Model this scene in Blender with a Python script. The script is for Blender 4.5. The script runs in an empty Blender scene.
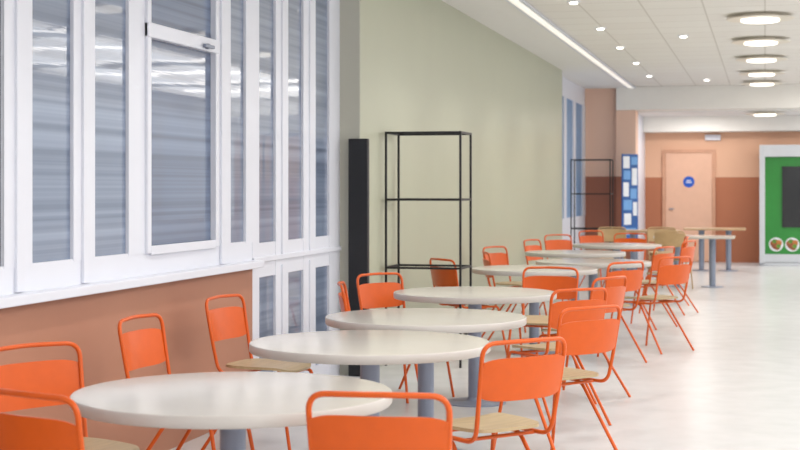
import bpy, bmesh, math
from mathutils import Vector, Matrix
S=bpy.context.scene
COL=S.collection
# ---------------------------------------------------------------- materials
def srgb(r,g,b):
    def f(c):
        c/=255.0
        return c/12.92 if c<=0.04045 else ((c+0.055)/1.055)**2.4
    return (f(r),f(g),f(b),1)
def mat(name,rgb,rough=0.5,metal=0.0,var=0.06,scale=8,bump=0.0,emit=0,stretch=(1,1,1),spec=0.5,coat=0):
    m=bpy.data.materials.new(name); m.use_nodes=True
    nt=m.node_tree; n=nt.nodes; l=nt.links
    b=n['Principled BSDF']; b.inputs['Roughness'].default_value=rough; b.inputs['Metallic'].default_value=metal
    b.inputs['Specular IOR Level'].default_value=spec
    b.inputs['Coat Weight'].default_value=coat
    tc=n.new('ShaderNodeTexCoord'); mp=n.new('ShaderNodeMapping'); mp.inputs['Scale'].default_value=stretch
    nz=n.new('ShaderNodeTexNoise'); nz.inputs['Scale'].default_value=scale; nz.inputs['Detail'].default_value=4
    l.new(tc.outputs['Object'],mp.inputs['Vector']); l.new(mp.outputs['Vector'],nz.inputs['Vector'])
    rp=n.new('ShaderNodeValToRGB'); c=srgb(*rgb)
    rp.color_ramp.elements[0].position=0.3; rp.color_ramp.elements[1].position=0.7
    rp.color_ramp.elements[0].color=tuple(x*(1-var) for x in c[:3])+(1,)
    rp.color_ramp.elements[1].color=tuple(min(1,x*(1+var)) for x in c[:3])+(1,)
    l.new(nz.outputs['Fac'],rp.inputs['Fac']); l.new(rp.outputs['Color'],b.inputs['Base Color'])
    if bump>0:
        bp=n.new('ShaderNodeBump'); bp.inputs['Strength'].default_value=bump; bp.inputs['Distance'].default_value=0.02
        l.new(nz.outputs['Fac'],bp.inputs['Height']); l.new(bp.outputs['Normal'],b.inputs['Normal'])
    if emit>0:
        b.inputs['Emission Color'].default_value=c; b.inputs['Emission Strength'].default_value=emit
    return m
def two_tone(name,lo,hi,z,rough=0.6):
    m=mat(name,hi,rough,var=0.0); nt=m.node_tree;n=nt.nodes;l=nt.links;b=n['Principled BSDF']
    g=n.new('ShaderNodeNewGeometry'); sp=n.new('ShaderNodeSeparateXYZ'); l.new(g.outputs['Position'],sp.inputs[0])
    gt=n.new('ShaderNodeMath'); gt.operation='GREATER_THAN'; gt.inputs[1].default_value=z; l.new(sp.outputs['Z'],gt.inputs[0])
    mx=n.new('ShaderNodeMix'); mx.data_type='RGBA'
    mx.inputs['A'].default_value=srgb(*lo); mx.inputs['B'].default_value=srgb(*hi)
    l.new(gt.outputs[0],mx.inputs['Factor']); l.new(mx.outputs['Result'],b.inputs['Base Color'])
    return m
M={}
M['orange']=mat('orange_paint',(208,88,22),0.3,var=0.03,scale=20,spec=0.38)
M['ply']=mat('plywood_seat',(180,158,122),0.4,var=0.10,scale=9,stretch=(1,6,1))
M['kply']=mat('tan_plywood',(184,154,112),0.45,var=0.08,scale=9,stretch=(1,6,1))
M['lam']=mat('table_laminate',(204,198,190),0.17,var=0.02,scale=5,spec=0.55)
M['rim']=mat('table_edge',(190,185,180),0.4,var=0.02)
M['woodtop']=mat('wood_laminate',(188,156,120),0.35,var=0.12,scale=6,stretch=(1,8,1))
M['ped']=mat('grey_steel',(134,142,160),0.38,metal=0.15,var=0.03)
M['black']=mat('black_steel',(18,19,24),0.45,var=0.1)
M['white']=mat('white_frame_paint',(222,225,235),0.38,var=0.01,scale=3)
M['terra']=mat('terracotta_paint',(174,122,98),0.6,var=0.03,scale=2)
M['green']=mat('sage_green_paint',(178,181,160),0.38,var=0.015,scale=1.5)
M['colm']=mat('column_paint',(182,182,170),0.6,var=0.015,scale=1.5)
M['ceil']=mat('ceiling_plaster',(234,233,231),0.8,var=0.01)
M['beam']=mat('beam_paint',(238,235,229),0.7,var=0.01)
M['far']=two_tone('far_wall_paint',(178,112,80),(226,180,150),1.66)
M['pier']=two_tone('pier_paint',(162,102,80),(236,198,176),1.66)
M['door']=mat('peach_door_paint',(226,182,156),0.45,var=0.02)
M['sign']=mat('sign_blue',(24,84,186),0.5,var=0.02)
M['vgreen']=mat('green_panel',(38,136,50),0.35,var=0.04)
M['vwhite']=mat('machine_casing',(204,208,214),0.35,var=0.02)
M['screen']=mat('dark_screen',(12,14,18),0.15,var=0.1)
M['food']=mat('food_picture',(150,84,48),0.4,var=0.7,scale=22)
M['paper']=mat('paper',(228,232,238),0.6,var=0.02)
M['pblue']=mat('blue_paper',(110,160,215),0.6,var=0.05)
M['blue']=mat('blue_board',(44,92,160),0.5,var=0.1)
M['lampring']=mat('lamp_ring',(210,202,188),0.4,emit=0.15,var=0.02)  # slight emission stands in for diffuser light falling on the ring
M['lamp']=mat('lamp_diffuser',(255,246,232),0.5,emit=2.2,var=0)
M['spot']=mat('downlight_lens',(255,248,236),0.5,emit=5,var=0)
M['tube']=mat('added_tube_lens',(255,250,244),0.5,emit=5,var=0)  # glowing lens of the added, unseen tubes
M['strip']=mat('strip_lens',(255,250,242),0.5,emit=0.5,var=0)
M['floor']=mat('pale_vinyl_floor',(207,208,209),0.27,var=0.045,scale=4,spec=0.42)
def tile_mat():
    m=mat('ceiling_tiles',(222,215,202),0.85,var=0.01)
    nt=m.node_tree;n=nt.nodes;l=nt.links;b=n['Principled BSDF']
    tc=n.new('ShaderNodeTexCoord'); br=n.new('ShaderNodeTexBrick'); br.offset=0.0
    br.inputs['Scale'].default_value=1; br.inputs['Brick Width'].default_value=0.6; br.inputs['Row Height'].default_value=0.6
    br.inputs['Mortar Size'].default_value=0.009; br.inputs['Mortar Smooth'].default_value=0
    br.inputs['Color1'].default_value=srgb(233,230,224); br.inputs['Color2'].default_value=srgb(230,226,220); br.inputs['Mortar'].default_value=srgb(208,203,195)
    l.new(tc.outputs['Object'],br.inputs['Vector']); l.new(br.outputs['Color'],b.inputs['Base Color'])
    return m
M['tiles']=tile_mat()
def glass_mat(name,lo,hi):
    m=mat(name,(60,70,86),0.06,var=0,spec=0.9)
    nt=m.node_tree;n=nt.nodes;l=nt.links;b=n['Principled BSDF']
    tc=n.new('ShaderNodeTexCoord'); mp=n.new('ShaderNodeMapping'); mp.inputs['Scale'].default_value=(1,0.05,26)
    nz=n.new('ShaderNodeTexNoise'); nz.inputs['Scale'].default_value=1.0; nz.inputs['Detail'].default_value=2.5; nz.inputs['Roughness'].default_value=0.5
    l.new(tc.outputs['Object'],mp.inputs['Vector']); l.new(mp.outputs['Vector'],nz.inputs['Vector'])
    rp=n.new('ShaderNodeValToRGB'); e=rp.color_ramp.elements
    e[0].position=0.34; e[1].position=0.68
    e[0].color=srgb(*lo); e[1].color=srgb(*hi)  # horizontal colour bands paint in light streaks reflected by the panes
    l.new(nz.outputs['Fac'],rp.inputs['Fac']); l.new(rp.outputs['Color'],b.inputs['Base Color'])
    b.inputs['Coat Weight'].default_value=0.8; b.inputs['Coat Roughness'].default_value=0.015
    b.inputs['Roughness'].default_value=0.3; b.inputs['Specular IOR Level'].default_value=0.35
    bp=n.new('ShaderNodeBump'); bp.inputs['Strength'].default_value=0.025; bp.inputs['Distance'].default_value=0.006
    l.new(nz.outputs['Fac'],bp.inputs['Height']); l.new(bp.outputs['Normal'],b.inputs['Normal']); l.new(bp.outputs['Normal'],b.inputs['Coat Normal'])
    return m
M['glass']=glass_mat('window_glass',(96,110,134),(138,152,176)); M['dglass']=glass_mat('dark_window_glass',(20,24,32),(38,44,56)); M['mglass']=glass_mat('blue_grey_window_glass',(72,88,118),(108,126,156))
# ---------------------------------------------------------------- mesh helpers
def obj_from_bm(bm,name,mats,smooth=False,parent=None):
    me=bpy.data.meshes.new(name); bmesh.ops.recalc_face_normals(bm,faces=bm.faces); bm.to_mesh(me); bm.free()
    for m in (mats if isinstance(mats,(list,tuple)) else [mats]): me.materials.append(m)
    if smooth:
        for p in me.polygons: p.use_smooth=True
        try: me.set_sharp_from_angle(angle=math.radians(40))
        except Exception: pass
    o=bpy.data.objects.new(name,me); COL.objects.link(o)
    if parent: o.parent=parent
    return o
def add_box(bm,x0,x1,y0,y1,z0,z1,mi=0,bev=0.0):
    r=bmesh.ops.create_cube(bm,size=1.0)
    vs=r['verts']
    for v in vs:
        v.co=Vector(((x0+x1)/2+v.co.x*(x1-x0),(y0+y1)/2+v.co.y*(y1-y0),(z0+z1)/2+v.co.z*(z1-z0)))
    fs=set(f for v in vs for f in v.link_faces)
    for f in fs: f.material_index=mi
    if bev>0:
        es=list(set(e for v in vs for e in v.link_edges))
        bmesh.ops.bevel(bm,geom=es,offset=bev,segments=2,affect='EDGES',profile=0.5)
def boxes(name,lst,m,parent=None,bev=0.0):
    bm=bmesh.new()
    for b in lst: add_box(bm,*b,bev=bev)
    return obj_from_bm(bm,name,m,parent=parent)
def struct(o):
    o['kind']='structure'; return o
def lathe(bm,prof,cx=0,cy=0,seg=48,mi=0,mfun=None):
    rings=[]
    for r,z in prof:
        if r<1e-6: rings.append([bm.verts.new((cx,cy,z))])
        else: rings.append([bm.verts.new((cx+r*math.cos(2*math.pi*i/seg),cy+r*math.sin(2*math.pi*i/seg),z)) for i in range(seg)])
    for k in range(len(rings)-1):
        a,b=rings[k],rings[k+1]
        for i in range(seg):
            j=(i+1)%seg
            if len(a)==1 and len(b)==1: continue
            if len(a)==1: f=bm.faces.new((a[0],b[i],b[j]))
            elif len(b)==1: f=bm.faces.new((a[i],a[j],b[0]))
            else: f=bm.faces.new((a[i],a[j],b[j],b[i]))
            f.material_index=mi if mfun is None else mfun(k)
def fillet(pts,rad,n=6):
    out=[Vector(pts[0])]
    for i in range(1,len(pts)-1):
        p=Vector(pts[i]);a=Vector(pts[i-1]);b=Vector(pts[i+1])
        r=min(rad,(a-p).length*0.48,(b-p).length*0.48)
        s=p+(a-p).normalized()*r; e=p+(b-p).normalized()*r
        for k in range(n+1):
            t=k/n; out.append(s*(1-t)**2+p*2*t*(1-t)+e*t*t)
    out.append(Vector(pts[-1])); return out
def sweep(bm,pts,r,seg=10,mi=0):
    pts=[Vector(p) for p in pts]; rings=[]; N=len(pts)
    T=[(pts[min(i+1,N-1)]-pts[max(i-1,0)]).normalized() for i in range(N)]
    up=Vector((0,0,1)) if abs(T[0].z)<0.9 else Vector((1,0,0))
    nrm=T[0].cross(up).normalized()
    for i in range(N):
        nrm=(nrm-T[i]*nrm.dot(T[i])).normalized(); bn=T[i].cross(nrm)
        rings.append([bm.verts.new(pts[i]+r*(math.cos(2*math.pi*k/seg)*nrm+math.sin(2*math.pi*k/seg)*bn)) for k in range(seg)])
    for i in range(N-1):
        for k in range(seg):
            j=(k+1)%seg
            bm.faces.new((rings[i][k],rings[i][j],rings[i+1][j],rings[i+1][k])).material_index=mi
    bm.faces.new(rings[0][::-1]).material_index=mi; bm.faces.new(rings[-1]).material_index=mi
def empty(name,label,cat,group=None):
    e=bpy.data.objects.new(name,None); e.empty_display_size=0.1; COL.objects.link(e)
    e['label']=label; e['category']=cat
    if group: e['group']=group
    return e
def clone(root,name=None):
    def rec(o,par):
        c=o.copy(); COL.objects.link(c)
        if par: c.parent=par
        for ch in o.children: rec(ch,c)
        return c
    return rec(root,None)
# ---------------------------------------------------------------- room shell
XL=-3.2; XG=-3.04; ZC=3.28; YD0=8.82; YC=10.80; YG0=10.80; YG1=22.35; YP=26.6; YF=29.0; XR=4.5; YB=-3.0
fl=struct(boxes('floor',[(-3.6,XR+0.2,YB-0.2,YF+0.4,-0.1,0)],M['floor']))
struct(boxes('ceiling',[(-2.28,XR+0.2,YB-0.2,YP+0.1,ZC,ZC+0.1)],M['tiles']))
struct(boxes('trim_1',[(-3.6,-2.28,YB-0.2,YP+0.1,ZC-0.012,ZC+0.1)],M['ceil']))
struct(boxes('wall_left',[(-3.4,XL,YB,YD0,0,0.94)],M['terra']))
struct(boxes('trim_2',[(-3.3,-3.12,YB,YD0+0.01,0.94,0.985)],M['white'],bev=0.006))
def glazing(name,y0,y1,mull,zb,zt,extra=None):
    bm=bmesh.new()
    add_box(bm,-3.34,XL-0.003,y0,y1,zb-0.125,zb)
    add_box(bm,-3.34,XL-0.003,y0,y1,zt,ZC-0.02)
    for a,b in mull:
        add_box(bm,-3.34,XL,a,b,zb-0.01,zt+0.01)
        w=b-a
        if w>0.2:
            add_box(bm,XL-0.003,XL+0.014,a+w*0.36,b-w*0.36,zb-0.12,zt+0.05,bev=0.003)
    if extra: extra(bm)
    return struct(obj_from_bm(bm,name,M['white']))
ZT=3.0
panesA=[(5.05,5.68),(5.93,6.33),(6.56,6.95)]
def mulls(y0,y1,panes):
    out=[];c=y0
    for a,b in panes:
        out.append((c,a)); c=b
    out.append((c,y1)); return out
w1=glazing('window_1',2.9,7.10,mulls(2.9,7.10,[(3.1,3.75),(4.0,4.75)]+panesA),1.11,ZT)
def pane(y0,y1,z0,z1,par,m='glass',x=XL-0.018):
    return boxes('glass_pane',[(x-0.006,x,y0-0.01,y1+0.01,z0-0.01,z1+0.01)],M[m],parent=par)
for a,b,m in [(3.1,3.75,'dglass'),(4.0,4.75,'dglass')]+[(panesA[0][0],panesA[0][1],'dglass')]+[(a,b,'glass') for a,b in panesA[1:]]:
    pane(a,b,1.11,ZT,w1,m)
def ext2(bm):
    y0,y1=7.20,8.14
    for (a,b,c,d) in [(y0-0.05,y0,1.10,ZT),(y1,y1+0.05,1.10,ZT)]:
        add_box(bm,XL-0.003,XL+0.018,a,b,c,d,bev=0.004)
    add_box(bm,XL-0.003,XL+0.018,y0,y1,1.09,1.14,bev=0.004)
    add_box(bm,XL-0.04,XL+0.024,y0-0.05,y1+0.05,2.255,2.335,bev=0.005)
w2=glazing('window_2',7.10,YD0,mulls(7.10,YD0,[(7.20,8.14),(8.43,8.70)]),1.11,ZT,extra=ext2)
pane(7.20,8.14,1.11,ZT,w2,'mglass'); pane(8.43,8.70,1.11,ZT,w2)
boxes('window_handle',[(XL+0.03,XL+0.05,7.9,8.04,2.27,2.29),(XL+0.02,XL+0.045,7.95,7.98,2.265,2.295)],M['ped'],parent=w2,bev=0.003)
pd=[(8.95,9.28),(9.545,9.885),(10.175,10.52)]
bm=bmesh.new()
for a,b in mulls(YD0,YC,pd):
    add_box(bm,-3.34,XL,a,b,0.0,ZT+0.02)
add_box(bm,-3.34,XL-0.003,YD0,YC,0.0,0.14); add_box(bm,-3.34,XL-0.003,YD0,YC,0.865,1.09); add_box(bm,-3.34,XL-0.003,YD0,YC,ZT,ZC-0.02)
add_box(bm,-3.3,XL+0.014,YD0,YC,0.965,1.00,bev=0.004)
for y in (9.41,10.03):
    add_box(bm,XL-0.01,XL+0.012,y-0.018,y+0.018,0.02,0.93,bev=0.003); add_box(bm,XL-0.01,XL+0.012,y-0.018,y+0.018,1.0,ZT,bev=0.003)
d1=struct(obj_from_bm(bm,'door_1',M['white']))
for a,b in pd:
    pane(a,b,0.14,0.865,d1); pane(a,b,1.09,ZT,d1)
struct(boxes('wall_left_green',[(-3.4,XG,YG0+0.02,YG1,0,ZC-0.012)],M['green']))
struct(boxes('wall_left_return',[(-3.4,XG-0.001,YG0,YG0+0.02,0,ZC-0.012)],M['colm']))
bm=bmesh.new()
add_box(bm,-3.4,XL,YG1,YP,0,0.95); add_box(bm,-3.4,XL,YG1,YP,2.95,ZC-0.012)
fp=[(22.9,23.7),(24.0,24.9),(25.2,26.2)]
for a,b in mulls(YG1,YP,fp): add_box(bm,-3.35,XL+0.01,a,b,0.95,2.95)
w3=struct(obj_from_bm(bm,'window_3',M['white']))
bglass=mat('pale_blue_glass',(120,152,190),0.45,var=0.08,spec=0.3)
for a,b in fp: boxes('glass_pane',[(XL-0.024,XL-0.018,a-0.01,b+0.01,0.94,2.96)],bglass,parent=w3)
struct(boxes('wall_left_pier',[(-3.4,-2.62,YP,YF,0,ZC-0.012),(-2.62,-2.27,YP-0.12,27.0,0,2.9)],M['pier']))
struct(boxes('wall_left_side',[(-2.6,-2.3,27.0,YF,0,2.88)],M['white']))
struct(boxes('trim_3',[(-2.62,XR,YP-0.15,YP+0.35,2.86,ZC)],M['beam'],bev=0.01))
struct(boxes('trim_4',[(-2.6,XR,YF-0.45,YF,2.54,2.86)],M['beam'],bev=0.01))
struct(boxes('ceiling_far',[(-2.6,XR,YP+0.35,YF,2.84,2.94)],M['ceil']))
struct(boxes('wall_far',[(-3.4,XR,YF,YF+0.15,0,3.2)],M['far']))
bm=bmesh.new()
add_box(bm,-1.96,-1.90,YF-0.04,YF,0,2.2); add_box(bm,-1.0,-0.94,YF-0.04,YF,0,2.2); add_box(bm,-1.90,-1.0,YF-0.04,YF,2.14,2.2)
d2=struct(obj_from_bm(bm,'door_2',mat('door_frame_paint',(206,156,128),0.5)))
boxes('door_leaf',[(-1.895,-1.005,YF-0.025,YF-0.002,0.01,2.135)],M['door'],parent=d2)
boxes('door_handle',[(-1.83,-1.74,YF-0.055,YF-0.025,1.03,1.05)],M['ped'],parent=d2)
bm=bmesh.new(); add_box(bm,XR,XR+0.2,YB,YF,0,0.85); add_box(bm,XR,XR+0.2,YB,YF,2.85,ZC)
y=YB
while y<YF:
    add_box(bm,XR,XR+0.2,y,y+0.35,0.85,2.85); y+=3.1
struct(obj_from_bm(bm,'wall_right',M['ceil']))
struct(boxes('wall_back',[(-3.4,XR+0.2,YB-0.2,YB,0,0.8),(-3.4,XR+0.2,YB-0.2,YB,2.95,ZC),(-3.4,-2.9,YB-0.2,YB,0.8,2.95),(4.2,XR+0.2,YB-0.2,YB,0.8,2.95),(0.6,0.8,YB-0.2,YB,0.8,2.95)],M['ceil']))
# ---------------------------------------------------------------- light fittings and added fill lights
def disc_lamp(x,y,z,grp='round ceiling lamps along the corridor'):
    e=empty('ceiling_lamp','round shallow ceiling lamp with glowing centre and pale ring','lamp',grp)
    bm=bmesh.new(); lathe(bm,[(0.0,0.0),(0.18,0.0),(0.18,-0.034),(0.345,-0.038),(0.352,-0.042),(0.345,-0.048),(0.20,-0.048),(0.20,-0.045),(0,-0.045)],seg=40)
    obj_from_bm(bm,'lamp_ring',M['lampring'],smooth=True,parent=e)
    bm=bmesh.new(); lathe(bm,[(0.0,-0.046),(0.20,-0.046),(0.20,-0.066),(0.18,-0.074),(0,-0.074)],seg=40)
    obj_from_bm(bm,'lamp_diffuser',M['lamp'],smooth=True,parent=e)
    e.location=(x,y,z); return e
L0=disc_lamp(-0.05,15.8,ZC)
for y in (3.0,5.6,8.15,10.7,13.25,18.3,20.8,23.4,25.6):
    c=clone(L0); c.location=(-0.05,y,ZC)
c=clone(L0); c.location=(0.0,27.3,2.84)
K=0.76
def lamp_or_fill(kind,x,y,z,en,col=(1,0.97,0.935),size=0.12,ang=125):  # serves the downlights and the added area fills
    ld=bpy.data.lights.new('lamp_or_fill_light',kind); ld.energy=en*K; ld.color=col
    if kind=='SPOT': ld.spot_size=math.radians(ang); ld.spot_blend=0.8; ld.shadow_soft_size=size
    else: ld.size=size
    lo=bpy.data.objects.new('lamp_or_fill_light',ld); COL.objects.link(lo); lo.location=(x,y,z); return lo
for x in (-1.2,1.8): lamp_or_fill('AREA',x,27.6,2.82,38,size=0.5)  # fills added without fittings to brighten the bay beyond the beam
e=empty('downlight','small round ceiling spotlight, lit','light','small round spotlights in the ceiling')
bm=bmesh.new(); lathe(bm,[(0.0,0.0),(0.068,0.0),(0.068,-0.008),(0.055,-0.012),(0.0,-0.012)],seg=24); obj_from_bm(bm,'bezel',M['white'],smooth=True,parent=e)
bm=bmesh.new(); lathe(bm,[(0.0,-0.012),(0.042,-0.012),(0.038,-0.024),(0.022,-0.029),(0,-0.030)],seg=24); obj_from_bm(bm,'lens',M['spot'],smooth=True,parent=e)
first=True
for x,ys in ((-1.82,[4.9,7.2,9.55,11.9,14.2,16.6,18.9,21.3,23.8]),(-0.95,[6.0,10.65,17.7,24.9])):
    for y in ys:
        c=e if first else clone(e); first=False
        c.location=(x,y,ZC)
        lamp_or_fill('SPOT',x,y,ZC-0.05,95)
s=boxes('strip_light',[(-2.42,-2.26,3.0,YP-0.2,ZC-0.03,ZC-0.012)],M['white'])
s['label']='long slim linear light fitting along the ceiling'; s['category']='light'
boxes('strip_lens',[(-2.38,-2.30,3.02,YP-0.22,ZC-0.034,ZC-0.029)],M['strip'],parent=s)
tb=boxes('added_tube_light',[(1.0,3.9,-0.09,0.09,ZC-0.05,ZC)],M['white'])  # tubes added out of view to fill the room and streak the panes
tb['label']='added tube light out of view, for fill and pane streaks'; tb['category']='light'; tb['group']='added tube lights out of view'
boxes('added_tube_lens',[(1.03,3.87,-0.05,0.05,ZC-0.075,ZC-0.05)],M['tube'],parent=tb)
tb.location=(0,-1.2,0)
y=0.8; k=0
while y<26:
    c=clone(tb); c.location=(0,y,0)
    if k%2==0: lamp_or_fill('AREA',2.45,y,ZC-0.09,150 if y<6 else 112,size=3.0)  # wide unseen area fill added under every other tube
    y+=2.0; k+=1
lamp_or_fill('AREA',1.5,-1.4,ZC-0.09,160,size=2.6)  # unseen fill added behind the camera to brighten the chair fronts
# ---------------------------------------------------------------- chair
def build_chair(kind='orange'):
    tan=kind!='orange'
    fr=M['kply'] if tan else M['orange']; bk=fr
    e=empty('dining_chair','','chair')
    R=0.0095
    pts=[(-0.19,0.15,0.432),(-0.195,-0.20,0.432),(-0.205,-0.235,0.60),(-0.215,-0.275,0.835),(0,-0.31,0.84),(0.215,-0.275,0.835),(0.205,-0.235,0.60),(0.195,-0.20,0.432),(0.19,0.15,0.432)]
    bm=bmesh.new(); sweep(bm,fillet(pts,0.06,7),R)
    obj_from_bm(bm,'back_frame',fr,smooth=True,parent=e)
    bm=bmesh.new(); sweep(bm,[(-0.19,0.13,0.428),(0.19,0.13,0.428)],0.008); sweep(bm,[(-0.19,-0.10,0.428),(0.19,-0.10,0.428)],0.008)
    obj_from_bm(bm,'seat_rail',fr,smooth=True,parent=e)
    bm=bmesh.new(); NX,NZ=36,4; top,bot=(0.82,0.62) if tan else (0.775,0.60); th=0.008
    G=[]
    for off in (0.0,-th):
        g=[]
        for j in range(NZ+1):
            tz=j/NZ; z=bot+(top-bot)*tz; row=[]
            yb=-0.236-(z-0.60)*0.170
            hw=0.203+(z-0.60)*0.042
            for i in range(NX+1):
                a=-1+2*i/NX
                zz=z
                if j==NZ: zz=z-0.018*(abs(a)**6)
                if j==0: zz=z+0.018*(abs(a)**6)
                row.append(bm.verts.new((a*hw,yb-0.034*(1-a*a)+off,zz)))
            g.append(row)
        G.append(g)
        for j in range(NZ):
            for i in range(NX):
                q=(g[j][i],g[j][i+1],g[j+1][i+1],g[j+1][i])
                bm.faces.new(q if off<0 else q[::-1])
    A,B=G
    for i in range(NX):
        bm.faces.new((A[0][i],A[0][i+1],B[0][i+1],B[0][i])); bm.faces.new((A[NZ][i+1],A[NZ][i],B[NZ][i],B[NZ][i+1]))
    for j in range(NZ):
        bm.faces.new((A[j+1][0],A[j][0],B[j][0],B[j+1][0])); bm.faces.new((A[j][NX],A[j+1][NX],B[j+1][NX],B[j][NX]))
    obj_from_bm(bm,'backrest',bk,smooth=False,parent=e)
    bm=bmesh.new(); NR,NS=7,44; hx,hy=0.198,0.205; rows=[]
    cen=bm.verts.new((0,0,0.440))
    for k in range(1,NR+1):
        rr=k/NR; row=[]
        for s_ in range(NS):
            t=2*math.pi*s_/NS; c,sn=math.cos(t),math.sin(t); p=2/4.5
            x=hx*rr*math.copysign(abs(c)**p,c); y=hy*rr*math.copysign(abs(sn)**p,sn)
            if y<0: x*=1-0.10*(-y/hy)
            z=0.440+0.012*rr**3
            if y>0.12: z-=0.022*((y-0.12)/0.085)**2
            row.append(bm.verts.new((x,y,z)))
        rows.append(row)
    for i in range(NS): bm.faces.new((cen,rows[0][i],rows[0][(i+1)%NS]))
    for k in range(NR-1):
        for i in range(NS):
            j=(i+1)%NS; bm.faces.new((rows[k][i],rows[k+1][i],rows[k+1][j],rows[k][j]))
    bmesh.ops.recalc_face_normals(bm,faces=bm.faces)
    bmesh.ops.solidify(bm,geom=bm.faces[:],thickness=-0.014)
    for v in bm.verts: v.co.z+=0.014
    obj_from_bm(bm,'seat',M['kply'] if tan else M['ply'],smooth=True,parent=e)
    for sx in (-1,1):
        bm=bmesh.new(); sweep(bm,fillet([(sx*0.19,0.12,0.432),(sx*0.192,0.17,0.430),(sx*0.22,0.25,0.0)],0.035,6),R); obj_from_bm(bm,'leg',fr,smooth=True,parent=e)
        bm=bmesh.new(); sweep(bm,fillet([(sx*0.178,0.06,0.424),(sx*0.178,-0.02,0.420),(sx*0.22,-0.30,0.0)],0.05,6),R); obj_from_bm(bm,'leg',fr,smooth=True,parent=e)
    return e
proto=build_chair(); protok=build_chair('tan')
OC='orange tubular steel dining chair, curved metal backrest'
chairs=[
 (-1.115,4.16,-0.10,1.0,'o',OC+', by round table'),
 (-2.14,3.92,0.35,0.94,'o',OC+', by round table'),
 (-2.75,5.09,0.88,-0.48,'o',OC+', near terracotta wall'),
 (-2.87,6.35,1.0,-0.06,'o',OC+', near terracotta wall'),
 (-2.95,7.66,1.0,-0.14,'o',OC+', near terracotta wall'),
 (-2.66,9.95,0.84,-0.54,'o',OC+', by glazed doors'),
 (-2.62,8.90,0.97,0.25,'o',OC+', by glazed doors'),
 (-2.69,12.14,0.74,0.67,'o',OC+', near green wall'),
 (-2.72,14.8,0.9,-0.4,'o',OC+', near green wall'),
 (-2.66,16.9,0.95,-0.3,'o',OC+', near green wall'),
 (-2.62,18.8,0.7,-0.7,'o',OC+', near green wall'),
 (-0.93,5.77,-0.75,0.66,'o',OC+', on aisle side'),
 (-0.86,7.44,-0.78,0.62,'o',OC+', on aisle side'),
 (-1.08,8.75,-0.73,0.68,'o',OC+', on aisle side'),
 (-1.02,9.95,-0.87,0.42,'o',OC+', on aisle side'),
 (-1.59,11.05,-0.10,-1.0,'o',OC+', between two tables'),
 (-1.10,12.0,-0.80,0.60,'o',OC+', on aisle side'),
 (-0.76,13.0,-0.80,0.58,'o',OC+', on aisle side'),
 (-1.00,15.2,-0.9,0.42,'o',OC+', on aisle side'),
 (-0.84,17.0,-0.95,0.3,'o',OC+', on aisle side'),
 (-0.95,18.4,-0.95,-0.1,'o',OC+', on aisle side'),
 (-1.75,19.6,-0.1,-1.0,'o',OC+', between two tables'),
 (-2.40,20.6,0.7,-0.7,'o',OC+', near green wall'),
 (-2.58,13.6,0.95,0.3,'o',OC+', near green wall'),
 (-2.30,22.6,0.1,-1.0,'k','tan plywood dining chair with a curved back panel'),
 (-1.55,22.7,0.1,-1.0,'k','tan plywood dining chair with a curved back panel'),
 (-1.30,20.7,0.15,1.0,'k','tan plywood dining chair with a curved back panel'),
]
uo=uk=False
for bx,by,fx,fy,k,lab in chairs:
    n=math.hypot(fx,fy); fx/=n; fy/=n
    if k=='o':
        c=proto if not uo else clone(proto); uo=True
    else:
        c=protok if not uk else clone(protok); uk=True
    c.location=(bx+0.28*fx,by+0.28*fy,0.0); c.rotation_euler=(0,0,math.atan2(-fx,fy))
    c['label']=lab; c['group']='dining chairs around the tables' if k=='o' else 'tan chairs around the end tables'
# ---------------------------------------------------------------- tables
def build_table(top='lam'):
    e=empty('round_table','','table')
    bm=bmesh.new(); pr=[(0,0.75),(0.53,0.75),(0.546,0.748),(0.55,0.743),(0.55,0.714),(0.545,0.708),(0.53,0.706),(0,0.706)]
    lathe(bm,pr,seg=96,mfun=lambda k:0 if k<2 else 1)
    obj_from_bm(bm,'tabletop',[M[top],M['rim'] if top=='lam' else M[top]],smooth=True,parent=e)
    bm=bmesh.new(); lathe(bm,[(0,0.706),(0.16,0.706),(0.16,0.700),(0.05,0.696),(0.045,0.69),(0.045,0.02),(0,0.02)],seg=32)
    obj_from_bm(bm,'pedestal',M['ped'],smooth=True,parent=e)
    bm=bmesh.new(); lathe(bm,[(0,0),(0.21,0),(0.21,0.006),(0.20,0.010),(0.07,0.014),(0.05,0.03),(0.045,0.04),(0,0.04)],seg=48)
    obj_from_bm(bm,'table_base',M['ped'],smooth=True,parent=e)
    return e
t0=build_table()
tabs=[(-1.78,4.71),(-1.75,6.39),(-1.80,7.73),(-1.90,9.62),(-1.96,12.60),(-1.60,13.95),(-2.02,15.9),(-1.79,18.2)]
for i,(x,y) in enumerate(tabs):
    c=t0 if i==0 else clone(t0); c.location=(x,y,0); c['label']='round pale laminate cafe table on grey steel pedestal'; c['group']='round cafe tables along the wall'
def rect_table(x,y,top,w,label):
    e=empty('rectangular_table',label,'table','rectangular tables near the peach door')
    bm=bmesh.new(); add_box(bm,-w/2,w/2,-0.35,0.35,0.715,0.75,bev=0.008); obj_from_bm(bm,'tabletop',M[top],parent=e)
    for px in (-w*0.22,w*0.22):
        bm=bmesh.new(); lathe(bm,[(0,0.715),(0.11,0.715),(0.11,0.706),(0.05,0.70),(0.045,0.02),(0,0.02)],cx=px,seg=28); obj_from_bm(bm,'pedestal',M['ped'],smooth=True,parent=e)
        bm=bmesh.new(); lathe(bm,[(0,0),(0.16,0),(0.16,0.008),(0.15,0.012),(0.05,0.02),(0,0.02)],cx=px,seg=36); obj_from_bm(bm,'table_base',M['ped'],smooth=True,parent=e)
    e.location=(x,y,0)
rect_table(-1.0,21.7,'lam',1.15,'pale rectangular table on two grey steel pedestals')
rect_table(-0.85,26.0,'woodtop',1.05,'tan wood-topped rectangular table on two grey pedestals')
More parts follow.
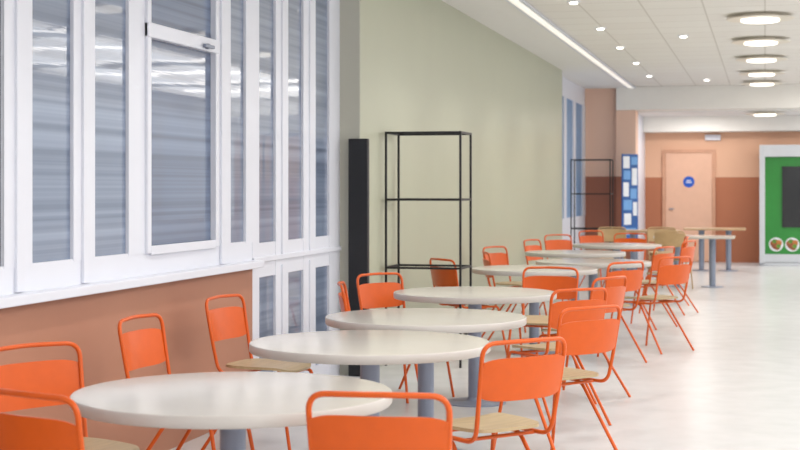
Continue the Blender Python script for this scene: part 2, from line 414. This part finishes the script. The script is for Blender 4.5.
rect_table(-1.9,24.4,'woodtop',1.05,'tan wood-topped rectangular table on two grey pedestals')
# ---------------------------------------------------------------- shelf units
def shelf(x,y,w=0.62,d=0.42,h=1.91,lev=(0.25,0.80,1.355,1.90)):
    e=empty('shelving_unit','tall open black steel shelving frame standing against the wall','shelf','open black shelving frames')
    t=0.0085
    for px in (0,w):
        for py in (0,d):
            boxes('post',[(px-t,px+t,py-t,py+t,0,h)],M['black'],parent=e)
    for z in lev:
        bm=bmesh.new()
        add_box(bm,0,w,-t,t,z-t,z+t); add_box(bm,0,w,d-t,d+t,z-t,z+t); add_box(bm,-t,t,0,d,z-t,z+t); add_box(bm,w-t,w+t,0,d,z-t,z+t)
        obj_from_bm(bm,'shelf_frame',M['black'],parent=e)
    e.location=(x,y,0); return e
sh=shelf(-3.00,11.45)
c=clone(sh); c.location=(-3.0,23.1,0)
o=boxes('speaker_column',[(-3.115,-2.96,10.74,10.795,0.0,1.83)],M['black'],bev=0.006); o['label']='tall slim black upright panel at the wall corner'; o['category']='speaker'
# ---------------------------------------------------------------- notice board
nb=empty('notice_board','blue free-standing notice board with white and blue posters','notice board')
boxes('board_panel',[(-0.20,0.20,-0.02,0.0,0.55,2.05)],M['blue'],parent=nb)
for (a,b,c_,d_,m) in [(-0.18,-0.02,1.80,2.01,'paper'),(0.02,0.18,1.86,2.0,'pblue'),(-0.17,0.0,1.60,1.76,'pblue'),(0.04,0.17,1.50,1.80,'paper'),(-0.18,-0.04,1.30,1.55,'paper'),(0.0,0.16,1.26,1.44,'pblue'),(-0.17,0.04,1.06,1.24,'pblue'),(0.07,0.17,0.96,1.2,'paper'),(-0.16,0.02,0.80,1.0,'paper'),(-0.12,0.15,0.62,0.74,'pblue')]:
    boxes('poster',[(a,b,-0.026,-0.02,c_,d_)],M[m],parent=nb)
boxes('foot',[(-0.2,-0.16,-0.2,0.2,0,0.04),(-0.2,-0.16,-0.02,0.0,0.04,0.55),(0.16,0.2,-0.2,0.2,0,0.04),(0.16,0.2,-0.02,0.0,0.04,0.55)],M['ped'],parent=nb)
nb.location=(-2.33,25.9,0); nb.rotation_euler=(0,0,math.radians(52))
# ---------------------------------------------------------------- door sign, emergency box
bm=bmesh.new(); bmesh.ops.create_circle(bm,cap_ends=True,segments=40,radius=0.11)
r=bmesh.ops.extrude_face_region(bm,geom=bm.faces[:]); bmesh.ops.translate(bm,verts=[v for v in r['geom'] if isinstance(v,bmesh.types.BMVert)],vec=(0,0,0.006))
o=obj_from_bm(bm,'door_sign',M['sign']); o.rotation_euler=(math.radians(90),0,0); o.location=(-1.45,YF-0.026,1.57); o['label']='round blue safety sign on the peach door'; o['category']='sign'
boxes('sign_marking',[(-0.045,0.045,0.015,0.032,0.006,0.008),(-0.055,0.055,-0.02,-0.003,0.006,0.008)],M['paper'],parent=o)
o=boxes('emergency_light',[(-1.14,-0.84,YF-0.08,YF,2.38,2.49)],M['white'],bev=0.01); o['label']='small white emergency light box above the door'; o['category']='light'
# ---------------------------------------------------------------- vending cabinet
v=empty('vending_machine','green and white vending machine with a dark screen','vending machine')
boxes('casing',[(-0.10,1.35,27.85,28.75,0,0.06),(-0.10,0.0,27.75,28.75,0.06,2.25),(0.0,1.35,27.75,28.75,2.03,2.25),(0,1.35,27.95,28.75,0.06,2.03)],M['vwhite'],parent=v,bev=0.006)
boxes('front_panel',[(0.0,1.30,27.86,27.95,0.10,2.03)],M['vgreen'],parent=v,bev=0.004)
boxes('screen',[(0.31,1.10,27.83,27.86,0.72,1.85)],M['screen'],parent=v)
boxes('lower_panel',[(0.0,1.30,27.85,27.95,0.07,0.22)],M['vwhite'],parent=v)
bits=[M['food'],mat('food_garnish',(92,140,52),0.5,var=0.3),mat('food_sauce',(196,120,60),0.5,var=0.3)]
for x in (0.20,0.49,0.78):
    bm=bmesh.new(); bmesh.ops.create_cone(bm,cap_ends=True,segments=32,radius1=0.13,radius2=0.13,depth=0.006)
    q=obj_from_bm(bm,'plate_picture',M['paper'],parent=v); q.rotation_euler=(math.radians(90),0,0); q.location=(x,27.855,0.40)
    bm=bmesh.new()
    for k,(dx,dz,rr) in enumerate([(0,0,0.09),(0.05,0.03,0.055),(-0.05,0.02,0.06),(0.02,-0.05,0.055),(-0.03,0.06,0.04),(0.045,-0.03,0.04)]):
        r=bmesh.ops.create_cone(bm,cap_ends=True,segments=20,radius1=rr,radius2=rr,depth=0.004+0.001*k,matrix=Matrix.Translation((dx,dz,0)))
        for f in set(f for vv in r['verts'] for f in vv.link_faces): f.material_index=(0,2,0,0,1,1)[k]
    q=obj_from_bm(bm,'food_picture',bits,parent=v); q.rotation_euler=(math.radians(90),0,0); q.location=(x,27.848,0.40)
# ---------------------------------------------------------------- world + camera
w=bpy.data.worlds.new('w'); S.world=w; w.use_nodes=True
w.node_tree.nodes['Background'].inputs[0].default_value=(0.94,0.97,1.0,1); w.node_tree.nodes['Background'].inputs[1].default_value=1.25
cam=bpy.data.cameras.new('camera'); co=bpy.data.objects.new('camera',cam); COL.objects.link(co)
cam.sensor_width=36; cam.lens=1450/800*36; cam.shift_y=-(225-188)/800.0
co.location=(0,0,1.45); co.rotation_euler=(math.radians(90),0,math.atan(365/1450))
cam.dof.use_dof=True; cam.dof.focus_distance=7.5; cam.dof.aperture_fstop=4.5
S.camera=co
S.view_settings.view_transform='Standard'; S.view_settings.look='None'
